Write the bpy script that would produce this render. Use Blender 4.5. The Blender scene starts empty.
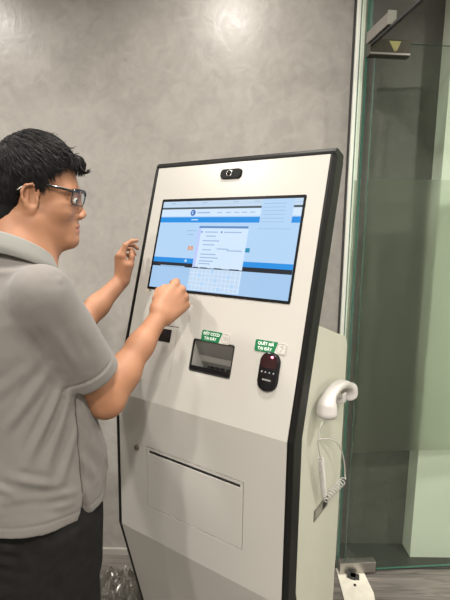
import bpy, bmesh, math, random
import numpy as np
from mathutils import Vector, Matrix, noise as mnoise

random.seed(7)
rng = np.random.default_rng(7)
scene = bpy.context.scene
COL = scene.collection

# ------------------------------------------------------------------ materials
def new_mat(name):
    m = bpy.data.materials.new(name)
    m.use_nodes = True
    nt = m.node_tree
    return m, nt, nt.nodes['Principled BSDF'], nt.nodes['Material Output']

def mat(name, col, rough=.5, metal=0., var=0., vscale=20., bump=0., bscale=200., spec=.5, coat=0., emit=None, estr=0., sss=0., sheen=0.):
    m, nt, p, o = new_mat(name)
    p.inputs['Roughness'].default_value = rough
    p.inputs['Metallic'].default_value = metal
    p.inputs['Specular IOR Level'].default_value = spec
    p.inputs['Coat Weight'].default_value = coat
    p.inputs['Coat Roughness'].default_value = .05
    p.inputs['Sheen Weight'].default_value = sheen
    p.inputs['Base Color'].default_value = (*col, 1)
    if sss:
        p.inputs['Subsurface Weight'].default_value = sss
        p.inputs['Subsurface Radius'].default_value = (.012, .005, .003)
        p.inputs['Subsurface Scale'].default_value = 1.
    tc = nt.nodes.new('ShaderNodeTexCoord')
    if var:
        n = nt.nodes.new('ShaderNodeTexNoise'); n.inputs['Scale'].default_value = vscale
        n.inputs['Detail'].default_value = 5
        nt.links.new(tc.outputs['Object'], n.inputs['Vector'])
        r = nt.nodes.new('ShaderNodeValToRGB')
        r.color_ramp.elements[0].position = .3; r.color_ramp.elements[1].position = .7
        r.color_ramp.elements[0].color = (*[c*(1-var) for c in col], 1)
        r.color_ramp.elements[1].color = (*[min(1, c*(1+var)) for c in col], 1)
        nt.links.new(n.outputs['Fac'], r.inputs['Fac']); nt.links.new(r.outputs['Color'], p.inputs['Base Color'])
    if bump:
        n = nt.nodes.new('ShaderNodeTexNoise'); n.inputs['Scale'].default_value = bscale
        nt.links.new(tc.outputs['Object'], n.inputs['Vector'])
        b = nt.nodes.new('ShaderNodeBump'); b.inputs['Strength'].default_value = bump
        b.inputs['Distance'].default_value = .002
        nt.links.new(n.outputs['Fac'], b.inputs['Height']); nt.links.new(b.outputs['Normal'], p.inputs['Normal'])
    if emit:
        p.inputs['Emission Color'].default_value = (*emit, 1); p.inputs['Emission Strength'].default_value = estr
    return m

def plaster_mat(name, c0, c1, rough):
    m, nt, p, o = new_mat(name)
    tc = nt.nodes.new('ShaderNodeTexCoord')
    def noise(scale, detail, dist=0., sc=(1, 1, 1)):
        mp = nt.nodes.new('ShaderNodeMapping'); mp.inputs['Scale'].default_value = sc
        nt.links.new(tc.outputs['Object'], mp.inputs['Vector'])
        n = nt.nodes.new('ShaderNodeTexNoise'); n.inputs['Scale'].default_value = scale
        n.inputs['Detail'].default_value = detail; n.inputs['Distortion'].default_value = dist
        nt.links.new(mp.outputs['Vector'], n.inputs['Vector']); return n
    n1 = noise(3.5, 10, 1.2); n2 = noise(16, 8, 1.5)
    mx = nt.nodes.new('ShaderNodeMath'); mx.operation = 'MULTIPLY_ADD'
    mx.inputs[1].default_value = .45
    nt.links.new(n2.outputs['Fac'], mx.inputs[0])
    m2 = nt.nodes.new('ShaderNodeMath'); m2.operation = 'MULTIPLY'; m2.inputs[1].default_value = .55
    nt.links.new(n1.outputs['Fac'], m2.inputs[0]); nt.links.new(m2.outputs[0], mx.inputs[2])
    r = nt.nodes.new('ShaderNodeValToRGB')
    r.color_ramp.elements[0].position = .36; r.color_ramp.elements[1].position = .66
    r.color_ramp.elements[0].color = (*c0, 1); r.color_ramp.elements[1].color = (*c1, 1)
    nt.links.new(mx.outputs[0], r.inputs['Fac']); nt.links.new(r.outputs['Color'], p.inputs['Base Color'])
    rr = nt.nodes.new('ShaderNodeMapRange'); rr.inputs['To Min'].default_value = rough-.08; rr.inputs['To Max'].default_value = rough+.12
    nt.links.new(n2.outputs['Fac'], rr.inputs['Value']); nt.links.new(rr.outputs['Result'], p.inputs['Roughness'])
    n3 = noise(22, 8, .9, (1, 1, .7)); 
    b = nt.nodes.new('ShaderNodeBump'); b.inputs['Strength'].default_value = .20; b.inputs['Distance'].default_value = .004
    nt.links.new(n3.outputs['Fac'], b.inputs['Height']); nt.links.new(b.outputs['Normal'], p.inputs['Normal'])
    return m

def plank_mat(name):
    m, nt, p, o = new_mat(name)
    tc = nt.nodes.new('ShaderNodeTexCoord')
    br = nt.nodes.new('ShaderNodeTexBrick')
    br.inputs['Color1'].default_value = (.175, .162, .148, 1); br.inputs['Color2'].default_value = (.135, .125, .114, 1)
    br.inputs['Mortar'].default_value = (.08, .07, .065, 1)
    br.inputs['Scale'].default_value = 1.; br.inputs['Brick Width'].default_value = 1.2
    br.inputs['Row Height'].default_value = .15; br.inputs['Mortar Size'].default_value = .0015
    nt.links.new(tc.outputs['Object'], br.inputs['Vector'])
    mp = nt.nodes.new('ShaderNodeMapping'); mp.inputs['Scale'].default_value = (2.5, 40, 1)
    nt.links.new(tc.outputs['Object'], mp.inputs['Vector'])
    n = nt.nodes.new('ShaderNodeTexNoise'); n.inputs['Scale'].default_value = 1.6; n.inputs['Detail'].default_value = 8
    n.inputs['Distortion'].default_value = 1.2
    nt.links.new(mp.outputs['Vector'], n.inputs['Vector'])
    r = nt.nodes.new('ShaderNodeValToRGB'); r.color_ramp.elements[0].position = .3; r.color_ramp.elements[1].position = .72
    r.color_ramp.elements[0].color = (.5, .5, .5, 1); r.color_ramp.elements[1].color = (1.25, 1.22, 1.18, 1)
    nt.links.new(n.outputs['Fac'], r.inputs['Fac'])
    mx = nt.nodes.new('ShaderNodeMixRGB'); mx.blend_type = 'MULTIPLY'; mx.inputs['Fac'].default_value = 1
    nt.links.new(br.outputs['Color'], mx.inputs['Color1']); nt.links.new(r.outputs['Color'], mx.inputs['Color2'])
    nt.links.new(mx.outputs['Color'], p.inputs['Base Color'])
    p.inputs['Roughness'].default_value = .42
    return m

def glass_mat(name, tint, gloss_rough=.02, frost=0., ior=1.45):
    m, nt, p, o = new_mat(name)
    nt.nodes.remove(p)
    tr = nt.nodes.new('ShaderNodeBsdfTransparent'); tr.inputs['Color'].default_value = (*tint, 1)
    gl = nt.nodes.new('ShaderNodeBsdfGlossy'); gl.inputs['Roughness'].default_value = gloss_rough
    fr = nt.nodes.new('ShaderNodeFresnel'); fr.inputs['IOR'].default_value = ior
    mx = nt.nodes.new('ShaderNodeMixShader')
    ge = nt.nodes.new('ShaderNodeNewGeometry'); bf = nt.nodes.new('ShaderNodeMath'); bf.operation = 'SUBTRACT'; bf.inputs[0].default_value = 1; nt.links.new(ge.outputs['Backfacing'], bf.inputs[1])
    mu = nt.nodes.new('ShaderNodeMath'); mu.operation = 'MULTIPLY'; nt.links.new(fr.outputs[0], mu.inputs[0]); nt.links.new(bf.outputs[0], mu.inputs[1])
    nt.links.new(mu.outputs[0], mx.inputs[0]); nt.links.new(tr.outputs[0], mx.inputs[1]); nt.links.new(gl.outputs[0], mx.inputs[2])
    last = mx
    if frost:
        rf = nt.nodes.new('ShaderNodeBsdfRefraction'); rf.inputs['IOR'].default_value = 1.12; rf.inputs['Roughness'].default_value = frost
        rf.inputs['Color'].default_value = (*tint, 1)
        df = nt.nodes.new('ShaderNodeBsdfTranslucent'); df.inputs['Color'].default_value = (.74, .80, .72, 1)
        m2 = nt.nodes.new('ShaderNodeMixShader'); m2.inputs[0].default_value = .22
        nt.links.new(rf.outputs[0], m2.inputs[1]); nt.links.new(df.outputs[0], m2.inputs[2])
        m3 = nt.nodes.new('ShaderNodeMixShader'); m3.inputs[0].default_value = .45
        nt.links.new(m2.outputs[0], m3.inputs[1]); nt.links.new(tr.outputs[0], m3.inputs[2])
        last = m3
    nt.links.new(last.outputs[0], o.inputs['Surface'])
    return m

def emission_mat(name, col, s=1.):
    m, nt, p, o = new_mat(name)
    p.inputs['Base Color'].default_value = (.01, .01, .01, 1)
    p.inputs['Roughness'].default_value = .12
    p.inputs['Emission Color'].default_value = (*col, 1); p.inputs['Emission Strength'].default_value = s
    return m

def srgb(r, g, b):
    f = lambda c: c/12.92 if c <= .04045 else ((c+.055)/1.055)**2.4
    return tuple(f(c/255) for c in (r, g, b))

# ------------------------------------------------------------------ object helpers
def link_mesh(name, me, mats=None, parent=None, matrix=None, smooth=False):
    o = bpy.data.objects.new(name, me)
    COL.objects.link(o)
    if mats:
        for m in (mats if isinstance(mats, (list, tuple)) else [mats]):
            me.materials.append(m)
    if parent is not None: o.parent = parent
    if matrix is not None: o.matrix_local = matrix
    if smooth:
        me.polygons.foreach_set('use_smooth', [True]*len(me.polygons))
    return o

def bm_obj(name, bm, mats=None, parent=None, smooth=False, matrix=None, auto=False):
    me = bpy.data.meshes.new(name)
    bmesh.ops.recalc_face_normals(bm, faces=bm.faces)
    bm.to_mesh(me); bm.free()
    o = link_mesh(name, me, mats, parent, matrix, smooth)
    if auto:
        me.polygons.foreach_set('use_smooth', [True]*len(me.polygons))
        me.set_sharp_from_angle(angle=math.radians(35))
    return o

def empty(name, loc=(0, 0, 0), rz=0.):
    o = bpy.data.objects.new(name, None); COL.objects.link(o)
    o.location = loc; o.rotation_euler = (0, 0, rz); o.empty_display_size = .1
    return o

def tag(o, label, cat, group=None):
    o['label'] = label; o['category'] = cat
    if group: o['group'] = group

def structure(o):
    o['kind'] = 'structure'; return o

def add_box(bm, lo, hi, mi=0, bevel=0., M=None):
    vs = [bm.verts.new((x, y, z)) for x in (lo[0], hi[0]) for y in (lo[1], hi[1]) for z in (lo[2], hi[2])]
    idx = [(0, 1, 3, 2), (4, 6, 7, 5), (0, 4, 5, 1), (2, 3, 7, 6), (0, 2, 6, 4), (1, 5, 7, 3)]
    fs = [bm.faces.new([vs[i] for i in f]) for f in idx]
    for f in fs: f.material_index = mi
    if bevel:
        es = list({e for f in fs for e in f.edges})
        r = bmesh.ops.bevel(bm, geom=es, offset=bevel, segments=2, affect='EDGES', profile=.5)
        for f in r['faces']: f.material_index = mi
        vs = list({v for f in r['faces'] for v in f.verts} | {v for v in vs if v.is_valid})
    if M is not None: bmesh.ops.transform(bm, matrix=M, verts=[v for v in vs if v.is_valid])
    return vs

def add_prism(bm, poly, axis0, axis1, mi=0):
    """poly: list of 3D points (closed loop); extruded by vector axis1-axis0"""
    d = Vector(axis1)-Vector(axis0)
    a = [bm.verts.new(Vector(p)+Vector(axis0)) for p in poly]
    b = [bm.verts.new(Vector(p)+Vector(axis1)) for p in poly]
    n = len(poly)
    fs = [bm.faces.new(a), bm.faces.new(b[::-1])]
    for i in range(n):
        fs.append(bm.faces.new((a[i], b[i], b[(i+1) % n], a[(i+1) % n])))
    for f in fs: f.material_index = mi
    return a+b

def add_tube(bm, pts, radii, seg=10, mi=0, closed=False, caps=True):
    pts = [Vector(p) for p in pts]; n = len(pts)
    if not hasattr(radii, '__len__'): radii = [radii]*n
    rings = []; up = None
    for i, p in enumerate(pts):
        if closed: t = (pts[(i+1) % n]-pts[i-1])
        else: t = pts[min(i+1, n-1)]-pts[max(i-1, 0)]
        if t.length < 1e-9: t = Vector((0, 0, 1))
        t.normalize()
        if up is None:
            up = Vector((0, 0, 1)) if abs(t.z) < .9 else Vector((1, 0, 0))
        s = t.cross(up)
        if s.length < 1e-6: s = t.orthogonal()
        s.normalize(); up = s.cross(t).normalized()
        rings.append([bm.verts.new(p+(s*math.cos(2*math.pi*k/seg)+up*math.sin(2*math.pi*k/seg))*radii[i]) for k in range(seg)])
    m = n if closed else n-1
    for i in range(m):
        A, B = rings[i], rings[(i+1) % n]
        off = 0
        if closed and i == n-1:
            off = min(range(seg), key=lambda q: (A[0].co-B[q].co).length)
        for k in range(seg):
            f = bm.faces.new((A[k], A[(k+1) % seg], B[(k+1+off) % seg], B[(k+off) % seg])); f.material_index = mi; f.smooth = True
    if caps and not closed:
        f = bm.faces.new(rings[0][::-1]); f.material_index = mi
        f = bm.faces.new(rings[-1]); f.material_index = mi

def rounded_rect(w, h, r, seg=5):
    out = []
    for cx, cy, a0 in ((w/2-r, h/2-r, 0), (-w/2+r, h/2-r, 90), (-w/2+r, -h/2+r, 180), (w/2-r, -h/2+r, 270)):
        for k in range(seg+1):
            a = math.radians(a0+90*k/seg); out.append((cx+r*math.cos(a), cy+r*math.sin(a)))
    return out

def catmull(pts, n):
    pts = [np.array(p, float) for p in pts]
    P = [2*pts[0]-pts[1]]+pts+[2*pts[-1]-pts[-2]]
    out = []
    for i in range(1, len(P)-2):
        for k in range(n):
            t = k/n
            p0, p1, p2, p3 = P[i-1], P[i], P[i+1], P[i+2]
            out.append(.5*((2*p1)+(-p0+p2)*t+(2*p0-5*p1+4*p2-p3)*t*t+(-p0+3*p1-3*p2+p3)*t**3))
    out.append(pts[-1]); return out

def text_mesh(bm, body, size, M, mi, align='CENTER', bold=0.):
    cu = bpy.data.curves.new('lettering', 'FONT'); cu.body = body; cu.size = size
    cu.align_x = align; cu.align_y = 'CENTER'; cu.offset = bold; cu.resolution_u = 3
    ob = bpy.data.objects.new('lettering', cu); COL.objects.link(ob)
    dg = bpy.context.evaluated_depsgraph_get()
    me = bpy.data.meshes.new_from_object(ob.evaluated_get(dg))
    t = bmesh.new(); t.from_mesh(me)
    bmesh.ops.transform(t, matrix=M, verts=t.verts)
    vm = {v: bm.verts.new(v.co) for v in t.verts}
    for f in t.faces:
        try:
            g = bm.faces.new([vm[v] for v in f.verts]); g.material_index = mi
        except ValueError: pass
    t.free(); bpy.data.objects.remove(ob); bpy.data.meshes.remove(me); bpy.data.curves.remove(cu)

def boolean_cut(o, cutters):
    for c in cutters:
        md = o.modifiers.new('cut', 'BOOLEAN'); md.object = c; md.operation = 'DIFFERENCE'; md.solver = 'EXACT'
    bpy.context.view_layer.update()
    dg = bpy.context.evaluated_depsgraph_get()
    me = bpy.data.meshes.new_from_object(o.evaluated_get(dg))
    o.modifiers.clear(); o.data = me
    for c in cutters: bpy.data.objects.remove(c)

# ------------------------------------------------------------------ smooth-blended solids (for the figure)
class Prim:
    def __init__(s, fn, lo, hi, k, op): s.fn, s.lo, s.hi, s.k, s.op = fn, np.array(lo, float), np.array(hi, float), k, op

def RC(a, b, ra, rb, k=.01, op='+'):
    a = np.array(a, float); b = np.array(b, float); ba = b-a; L2 = max(ba@ba, 1e-12)
    def fn(P):
        t = np.clip(((P-a)@ba)/L2, 0, 1)
        return np.linalg.norm(P-a-t[:, None]*ba, axis=1)-(ra+(rb-ra)*t)
    r = max(ra, rb)
    return Prim(fn, np.minimum(a, b)-r, np.maximum(a, b)+r, k, op)

def EL(c, R, rad, k=.01, op='+'):
    c = np.array(c, float); R = np.array(R, float); rad = np.array(rad, float)   # R rows = local axes in world
    def fn(P):
        q = (P-c)@R.T
        k0 = np.linalg.norm(q/rad, axis=1); k1 = np.linalg.norm(q/rad**2, axis=1)
        return np.where(k0 < 1e-4, -rad.min(), k0*(k0-1)/np.maximum(k1, 1e-6))
    e = np.abs(R.T)@rad
    return Prim(fn, c-e, c+e, k, op)

def FN(fn, lo, hi, k=.01, op='+'): return Prim(fn, lo, hi, k, op)

def eval_prims(prims, P):
    D = np.full(len(P), 1.0)
    for p in prims:
        s = p.fn(P); k = p.k
        if p.op == '+':
            if k > 0:
                h = np.maximum(k-np.abs(D-s), 0)/k
                D = np.minimum(D, s)-h*h*k*.25
            else: D = np.minimum(D, s)
        else:
            s = -s
            if k > 0:
                h = np.maximum(k-np.abs(D-s), 0)/k
                D = np.maximum(D, s)+h*h*k*.25
            else: D = np.maximum(D, s)
    return D

def surface(prims, h, relax=1):
    pos = [p for p in prims if p.op == '+']
    lo = np.min([p.lo for p in pos], axis=0)-3*h; hi = np.max([p.hi for p in pos], axis=0)+3*h
    N = np.ceil((hi-lo)/h).astype(int)+1
    B = 20
    verts = []; ids = []; quads = []
    corners = np.array([(i, j, k) for i in (0, 1) for j in (0, 1) for k in (0, 1)])
    edges = [(a, b) for a in range(8) for b in range(a+1, 8) if np.abs(corners[a]-corners[b]).sum() == 1]
    NY, NZ = N[1]+5, N[2]+5
    gid = lambda i, j, k: ((i+1)*NY+(j+1))*NZ+(k+1)
    for bi in range(0, N[0], B):
        for bj in range(0, N[1], B):
            for bk in range(0, N[2], B):
                o = np.array((bi, bj, bk)); blo = lo+o*h; bhi = blo+B*h
                near = [p for p in prims if np.all(p.lo-p.k-2*h <= bhi) and np.all(p.hi+p.k+2*h >= blo)]
                if not any(p.op == '+' for p in near): continue
                g = np.arange(B+1)*h
                X, Y, Z = np.meshgrid(blo[0]+g, blo[1]+g, blo[2]+g, indexing='ij')
                D = eval_prims(near, np.stack([X.ravel(), Y.ravel(), Z.ravel()], 1)).reshape(X.shape)
                S = D < 0
                if not S.any() or S.all(): continue
                cs = [D[c[0]:B+c[0], c[1]:B+c[1], c[2]:B+c[2]] for c in corners]
                sg = [c < 0 for c in cs]
                cnt = sum(s.astype(int) for s in sg)
                m = (cnt > 0) & (cnt < 8)
                I, J, K = np.nonzero(m)
                acc = np.zeros((len(I), 3)); num = np.zeros(len(I))
                vals = [c[m] for c in cs]
                for a, b in edges:
                    x = (vals[a] < 0) != (vals[b] < 0)
                    t = np.where(x, vals[a]/np.where(x, vals[a]-vals[b], 1), 0)
                    acc += np.where(x[:, None], corners[a]+t[:, None]*(corners[b]-corners[a]), 0); num += x
                v = lo+(np.stack([I, J, K], 1)+o+acc/num[:, None])*h
                verts.append(v); ids.append(gid(I+bi, J+bj, K+bk))
                for ax in range(3):
                    e = np.eye(3, dtype=int)[ax]
                    s0 = S[:B, :B, :B]; s1 = S[e[0]:B+e[0], e[1]:B+e[1], e[2]:B+e[2]]
                    i, j, k = np.nonzero(s0 != s1)
                    fl = s0[i, j, k]
                    i, j, k = i+bi, j+bj, k+bk
                    d1, d2 = [np.eye(3, dtype=int)[(ax+q) % 3] for q in (1, 2)]
                    q = [gid(i-a*d1[0]-b*d2[0], j-a*d1[1]-b*d2[1], k-a*d1[2]-b*d2[2]) for a, b in ((1, 1), (0, 1), (0, 0), (1, 0))]
                    q = np.stack(q, 1); q[~fl] = q[~fl][:, ::-1]
                    quads.append(q)
    V = np.concatenate(verts); ID = np.concatenate(ids); Q = np.concatenate(quads)
    srt = np.argsort(ID); IDs = ID[srt]
    loc = np.clip(np.searchsorted(IDs, Q), 0, len(IDs)-1)
    ok = np.all(IDs[loc] == Q, axis=1)
    Q = srt[loc[ok]]
    for _ in range(relax):
        acc = np.zeros_like(V); num = np.zeros(len(V))
        for a in range(4):
            for b in (1, 3):
                np.add.at(acc, Q[:, a], V[Q[:, (a+b) % 4]]); np.add.at(num, Q[:, a], 1)
        V = .5*V+.5*acc/np.maximum(num, 1)[:, None]
    return V, Q

def vert_normals(V, Q):
    n = np.cross(V[Q[:, 2]]-V[Q[:, 0]], V[Q[:, 3]]-V[Q[:, 1]])
    out = np.zeros_like(V)
    for a in range(4): np.add.at(out, Q[:, a], n)
    return out/np.maximum(np.linalg.norm(out, axis=1), 1e-12)[:, None]

def quad_mesh(name, V, Q, mats, parent=None, shift=None, mat_idx=None):
    me = bpy.data.meshes.new(name)
    if shift is not None: V = V-np.array(shift)
    me.vertices.add(len(V)); me.vertices.foreach_set('co', V.astype(np.float32).ravel())
    me.loops.add(len(Q)*4); me.loops.foreach_set('vertex_index', Q.astype(np.int32).ravel())
    me.polygons.add(len(Q)); me.polygons.foreach_set('loop_start', np.arange(0, len(Q)*4, 4, dtype=np.int32))
    me.polygons.foreach_set('use_smooth', np.ones(len(Q), bool))
    o = link_mesh(name, me, mats, parent)
    if mat_idx is not None: me.polygons.foreach_set('material_index', mat_idx.astype(np.int32))
    me.update(); me.validate()
    return o

# ------------------------------------------------------------------ camera
HC = 1.5
F_PX, PITCH, ROLL = 452.28, .1531, .0132
cp, sp = math.cos(PITCH), math.sin(PITCH)
fwd = Vector((0, cp, -sp)); u0 = Vector((0, sp, cp)); r0 = Vector((1, 0, 0))
cr, sr = math.cos(ROLL), math.sin(ROLL)
rgt = r0*cr+u0*sr; upv = u0*cr-r0*sr
cam = bpy.data.cameras.new('camera'); cam_o = bpy.data.objects.new('camera', cam); COL.objects.link(cam_o)
cam_o.matrix_world = Matrix(((rgt.x, upv.x, -fwd.x, 0), (rgt.y, upv.y, -fwd.y, 0), (rgt.z, upv.z, -fwd.z, HC), (0, 0, 0, 1)))
cam.sensor_fit = 'VERTICAL'; cam.sensor_height = 36; cam.lens = F_PX/600*36; cam.clip_start = .02
scene.camera = cam_o

# ------------------------------------------------------------------ room
M_WALL = plaster_mat('grey_plaster', (.300, .284, .263), (.390, .369, .343), .30)
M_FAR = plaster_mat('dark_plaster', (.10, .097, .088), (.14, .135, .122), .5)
M_PIER = mat('pale_paint', (.74, .76, .68), .6, var=.03, vscale=3)
M_REAR = mat('taupe_paint', (.30, .285, .265), .7)
M_CEIL = mat('ceiling_paint', (.75, .74, .72), .8)
M_FLOOR = plank_mat('grey_planks')
M_WHITE_TRIM = mat('white_trim', (.82, .83, .77), .35, bump=.1, bscale=30)
M_BASE = mat('baseboard_paint', (.38, .36, .33), .4)
M_DARKGAP = mat('dark_sealant', (.03, .03, .03), .6)
CEIL_Z, XL, XR, YF, YB = 2.75, -2.6, 2.6, -2.6, 1.912

def box_obj(name, lo, hi, m, parent=None, bevel=0.):
    bm = bmesh.new(); add_box(bm, lo, hi, bevel=bevel); return bm_obj(name, bm, m, parent)

structure(box_obj('floor', (XL-.1, YF-.1, -.1), (XR+.1, 2.1, 0), M_FLOOR))
structure(box_obj('ceiling', (XL-.1, YF-.1, CEIL_Z), (XR+.1, 2.1, CEIL_Z+.1), M_CEIL))
structure(box_obj('wall_back', (XL, YB, 0), (.545, 2.1, CEIL_Z), M_WALL))
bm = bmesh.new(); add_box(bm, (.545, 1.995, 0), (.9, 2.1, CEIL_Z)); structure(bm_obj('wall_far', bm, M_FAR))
structure(box_obj('trim_2', (.552, 1.835, 0), (XR, 1.9949, .004), mat('dark_threshold', (.045, .047, .04), .5)))
structure(box_obj('wall_right', (XR, YF, 0), (XR+.1, 2.1, CEIL_Z), M_PIER))
structure(box_obj('wall_left', (XL-.1, YF, 0), (XL, 2.1, CEIL_Z), M_WALL))
structure(box_obj('wall_front', (XL, YF-.1, 0), (XR, YF, CEIL_Z), M_REAR))
structure(box_obj('wall_pier', (.878, 1.905, 0), (XR, 2.1, CEIL_Z), M_PIER))
structure(box_obj('baseboard_back', (XL, YB-.012, 0), (.49, YB, .028), M_BASE))
bm = bmesh.new()
add_box(bm, (.487, YB-.014, 0), (.494, YB, CEIL_Z), 1)
add_box(bm, (.494, YB-.03, 0), (.527, YB, CEIL_Z), 0, bevel=.002)
structure(bm_obj('trim_1', bm, [M_WHITE_TRIM, M_DARKGAP]))

# ------------------------------------------------------------------ glass partition
M_GLASS = glass_mat('clear_glass', (.92, .955, .925))
M_FROST = glass_mat('frosted_film', (.97, .98, .96), frost=.30)
M_GEDGE = mat('green_glass_edge', (.05, .14, .105), .2)
M_STEEL = mat('brushed_steel', (.42, .40, .37), .32, metal=.9, var=.08, vscale=80)
M_STEEL_D = mat('dark_steel', (.085, .08, .065), .3, metal=.8, var=.1, vscale=60)
M_YELLOW = mat('olive_sticker', (.30, .28, .10), .5)
HING = Vector((.5250, 1.804, 0))
ddir = Vector((.9962, .0875, 0)); dnrm = Vector((.0875, -.9962, 0))
pdir = Vector((.1318, -.9913, 0)); pnrm = Vector((.9913, .1318, 0))

def pane(name, org, d, n, s0, s1, z0, z1, th, parent, edge=True):
    """a glass sheet: faces clear, narrow edges green"""
    bm = bmesh.new()
    a, b = org+d*s0, org+d*s1
    vs = []
    for p in (a, b):
        for q in (-th/2, th/2):
            for z in (z0, z1): vs.append(bm.verts.new(p+n*q+Vector((0, 0, z))))
    for f, mi in (((0, 1, 5, 4), 0), ((2, 6, 7, 3), 0), ((0, 2, 3, 1), 1), ((4, 5, 7, 6), 1), ((0, 4, 6, 2), 1), ((1, 3, 7, 5), 1)):
        g = bm.faces.new([vs[i] for i in f]); g.material_index = mi
    return bm_obj(name, bm, [M_GLASS, M_GEDGE], parent)

def obox(bm, org, d, n, s0, s1, q0, q1, z0, z1, mi=0, bevel=.002):
    M = Matrix(((d.x, n.x, 0, org.x), (d.y, n.y, 0, org.y), (0, 0, 1, org.z), (0, 0, 0, 1)))
    add_box(bm, (s0, q0, z0), (s1, q1, z1), mi, bevel=bevel, M=M)

def local_children(root):
    bpy.context.view_layer.update()

def rel(root, o):
    """keep world geometry while hanging o under root (root only translated)"""
    o.parent = root; o.matrix_parent_inverse = Matrix.Translation(-root.location); return o

door = empty('glass_door', HING)
tag(door, 'clear glass door standing open with a frosted band, steel patch hinges top and bottom', 'glass door')
rel(door, pane('glass_pane', HING, ddir, dnrm, .022, .93, .012, 2.196, .010, None))
bm = bmesh.new(); obox(bm, HING, ddir, dnrm, .022, .93, .0055, .0062, .575, 1.706, bevel=0)
rel(door, bm_obj('frosted_film', bm, M_FROST))
bm = bmesh.new(); obox(bm, HING, ddir, dnrm, -.006, .150, -.017, .017, 2.146, 2.203)
obox(bm, HING, ddir, dnrm, -.004, .149, .017, .019, 2.150, 2.156, 1, bevel=0)
p = [HING+ddir*s+dnrm*.0178+Vector((0, 0, z)) for s, z in ((.066, 2.197), (.112, 2.197), (.098, 2.165), (.088, 2.160))]
f = bm.faces.new([bm.verts.new(q) for q in p]); f.material_index = 2
rel(door, bm_obj('top_patch_hinge', bm, [M_STEEL_D, M_STEEL, M_YELLOW]))
bm = bmesh.new(); obox(bm, HING, ddir, dnrm, -.006, .158, -.017, .017, .008, .058)
rel(door, bm_obj('bottom_patch_hinge', bm, M_STEEL))

side = empty('glass_side_panel', HING)
tag(side, 'narrow fixed glass strip with green edges between white wall channel and open door', 'glass panel')
sdir = (Vector((.5115, YB-.03, 0))-HING); sl = sdir.length; sdir.normalize(); snrm = Vector((sdir.y, -sdir.x, 0))
rel(side, pane('glass_pane', HING, sdir, snrm, .022, sl, .0, CEIL_Z-.01, .010, None))
bm = bmesh.new(); obox(bm, HING, sdir, snrm, .022, sl, .0055, .0062, .575, 1.706, bevel=0)
rel(side, bm_obj('frosted_film', bm, M_FROST))

tran = empty('glass_transom', HING+Vector((0, 0, 2.19)))
tag(tran, 'glass transom pane above the doorway with a slanting dark lower edge and steel patch', 'glass panel')
rel(tran, pane('glass_pane', HING, pdir, pnrm, .0, 1.1, 2.186, CEIL_Z-.01, .010, None))
bm = bmesh.new(); obox(bm, HING, pdir, pnrm, -.004, .160, -.013, .013, 2.190, 2.230)
obox(bm, HING, pdir, pnrm, .160, .166, -.015, .015, 2.188, 2.234, 0)
rel(tran, bm_obj('patch_fitting', bm, M_STEEL))
bm = bmesh.new(); obox(bm, HING, pdir, pnrm, .02, 1.1, -.006, .006, 2.178, 2.187, 0, bevel=0)
rel(tran, bm_obj('edge_seal', bm, M_DARKGAP))

fp = empty('floor_hinge_plate', (.575, 1.72, 0))
tag(fp, 'worn white cover plate on the floor under the bottom door hinge', 'floor plate')
bm = bmesh.new()
pp = [Vector((.515, 1.83, .001)), Vector((.632, 1.83, .001)), Vector((.640, 1.69, .001)), Vector((.628, 1.62, .001)), Vector((.505, 1.60, .001))]
add_prism(bm, pp, (0, 0, 0), (0, 0, .004))
rel(fp, bm_obj('cover_plate', bm, mat('worn_white_metal', (.70, .67, .58), .5, var=.08, vscale=30, bump=.3, bscale=60)))
bm = bmesh.new()
for rz, a, b in ((.3, .026, .013), (.3+math.pi/2, .018, .012)):
    add_box(bm, (-a, -b, 0), (a, b, .010), bevel=.001, M=Matrix.Translation((.577, 1.775, .005)) @ Matrix.Rotation(rz-.6, 4, 'Z'))
rel(fp, bm_obj('pivot_block', bm, M_DARKGAP))
bm = bmesh.new(); bmesh.ops.create_cone(bm, cap_ends=True, segments=14, radius1=.006, radius2=.006, depth=.003, matrix=Matrix.Translation((.572, 1.728, .0066)))
rel(fp, bm_obj('screw', bm, M_STEEL_D))

# ------------------------------------------------------------------ kiosk
YAW, TILT, CHIN = -.5917, .2720, .2604
KO = Vector((.15442, 1.02791, 0)); KA = Vector((math.cos(YAW), math.sin(YAW), 0)); KB = Vector((-math.sin(YAW), math.cos(YAW), 0))
ZC, LU, HM, WK = .99493, .7262, .4475, .5811
ct, st_ = math.cos(TILT), math.sin(TILT)
M_PANEL = mat('white_powder_coat', (.445, .43, .395), .30, var=.015, vscale=6, bump=.03, bscale=500, coat=.15)
M_HOUSE = mat('cream_white_steel', (.53, .53, .445), .45, var=.02, vscale=8, bump=.05, bscale=300)
M_RIM = mat('gloss_black', (.006, .006, .0055), .42, spec=.22)
M_BLACK = mat('black_plastic', (.007, .007, .008), .22, spec=.3, coat=.12)
M_MATTE = mat('matte_black', (.012, .012, .012), .6)
M_GREY = mat('grey_plastic', (.30, .29, .265), .35)
M_CHROME = mat('chrome', (.55, .53, .50), .2, metal=1)

kiosk = empty('kiosk', KO, YAW)
tag(kiosk, 'white self-service touchscreen kiosk with black rim, tilted screen and side handset', 'kiosk')

def kp(u, v, n=0.):          # point on the tilted upper panel (n = towards the user)
    return Vector((u, v*st_-n*ct, ZC+v*ct+n*st_))
def MU(u, v, n):             # matrix: local x along panel, y up the panel, z out of it
    o = kp(u, v, n)
    return Matrix(((1, 0, 0, o.x), (0, st_, -ct, o.y), (0, ct, st_, o.z), (0, 0, 0, 1)))
def MV(x, z, y=0.):          # matrix on the vertical middle panel
    return Matrix(((1, 0, 0, x), (0, 0, -1, y), (0, 1, 0, z), (0, 0, 0, 1)))

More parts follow.
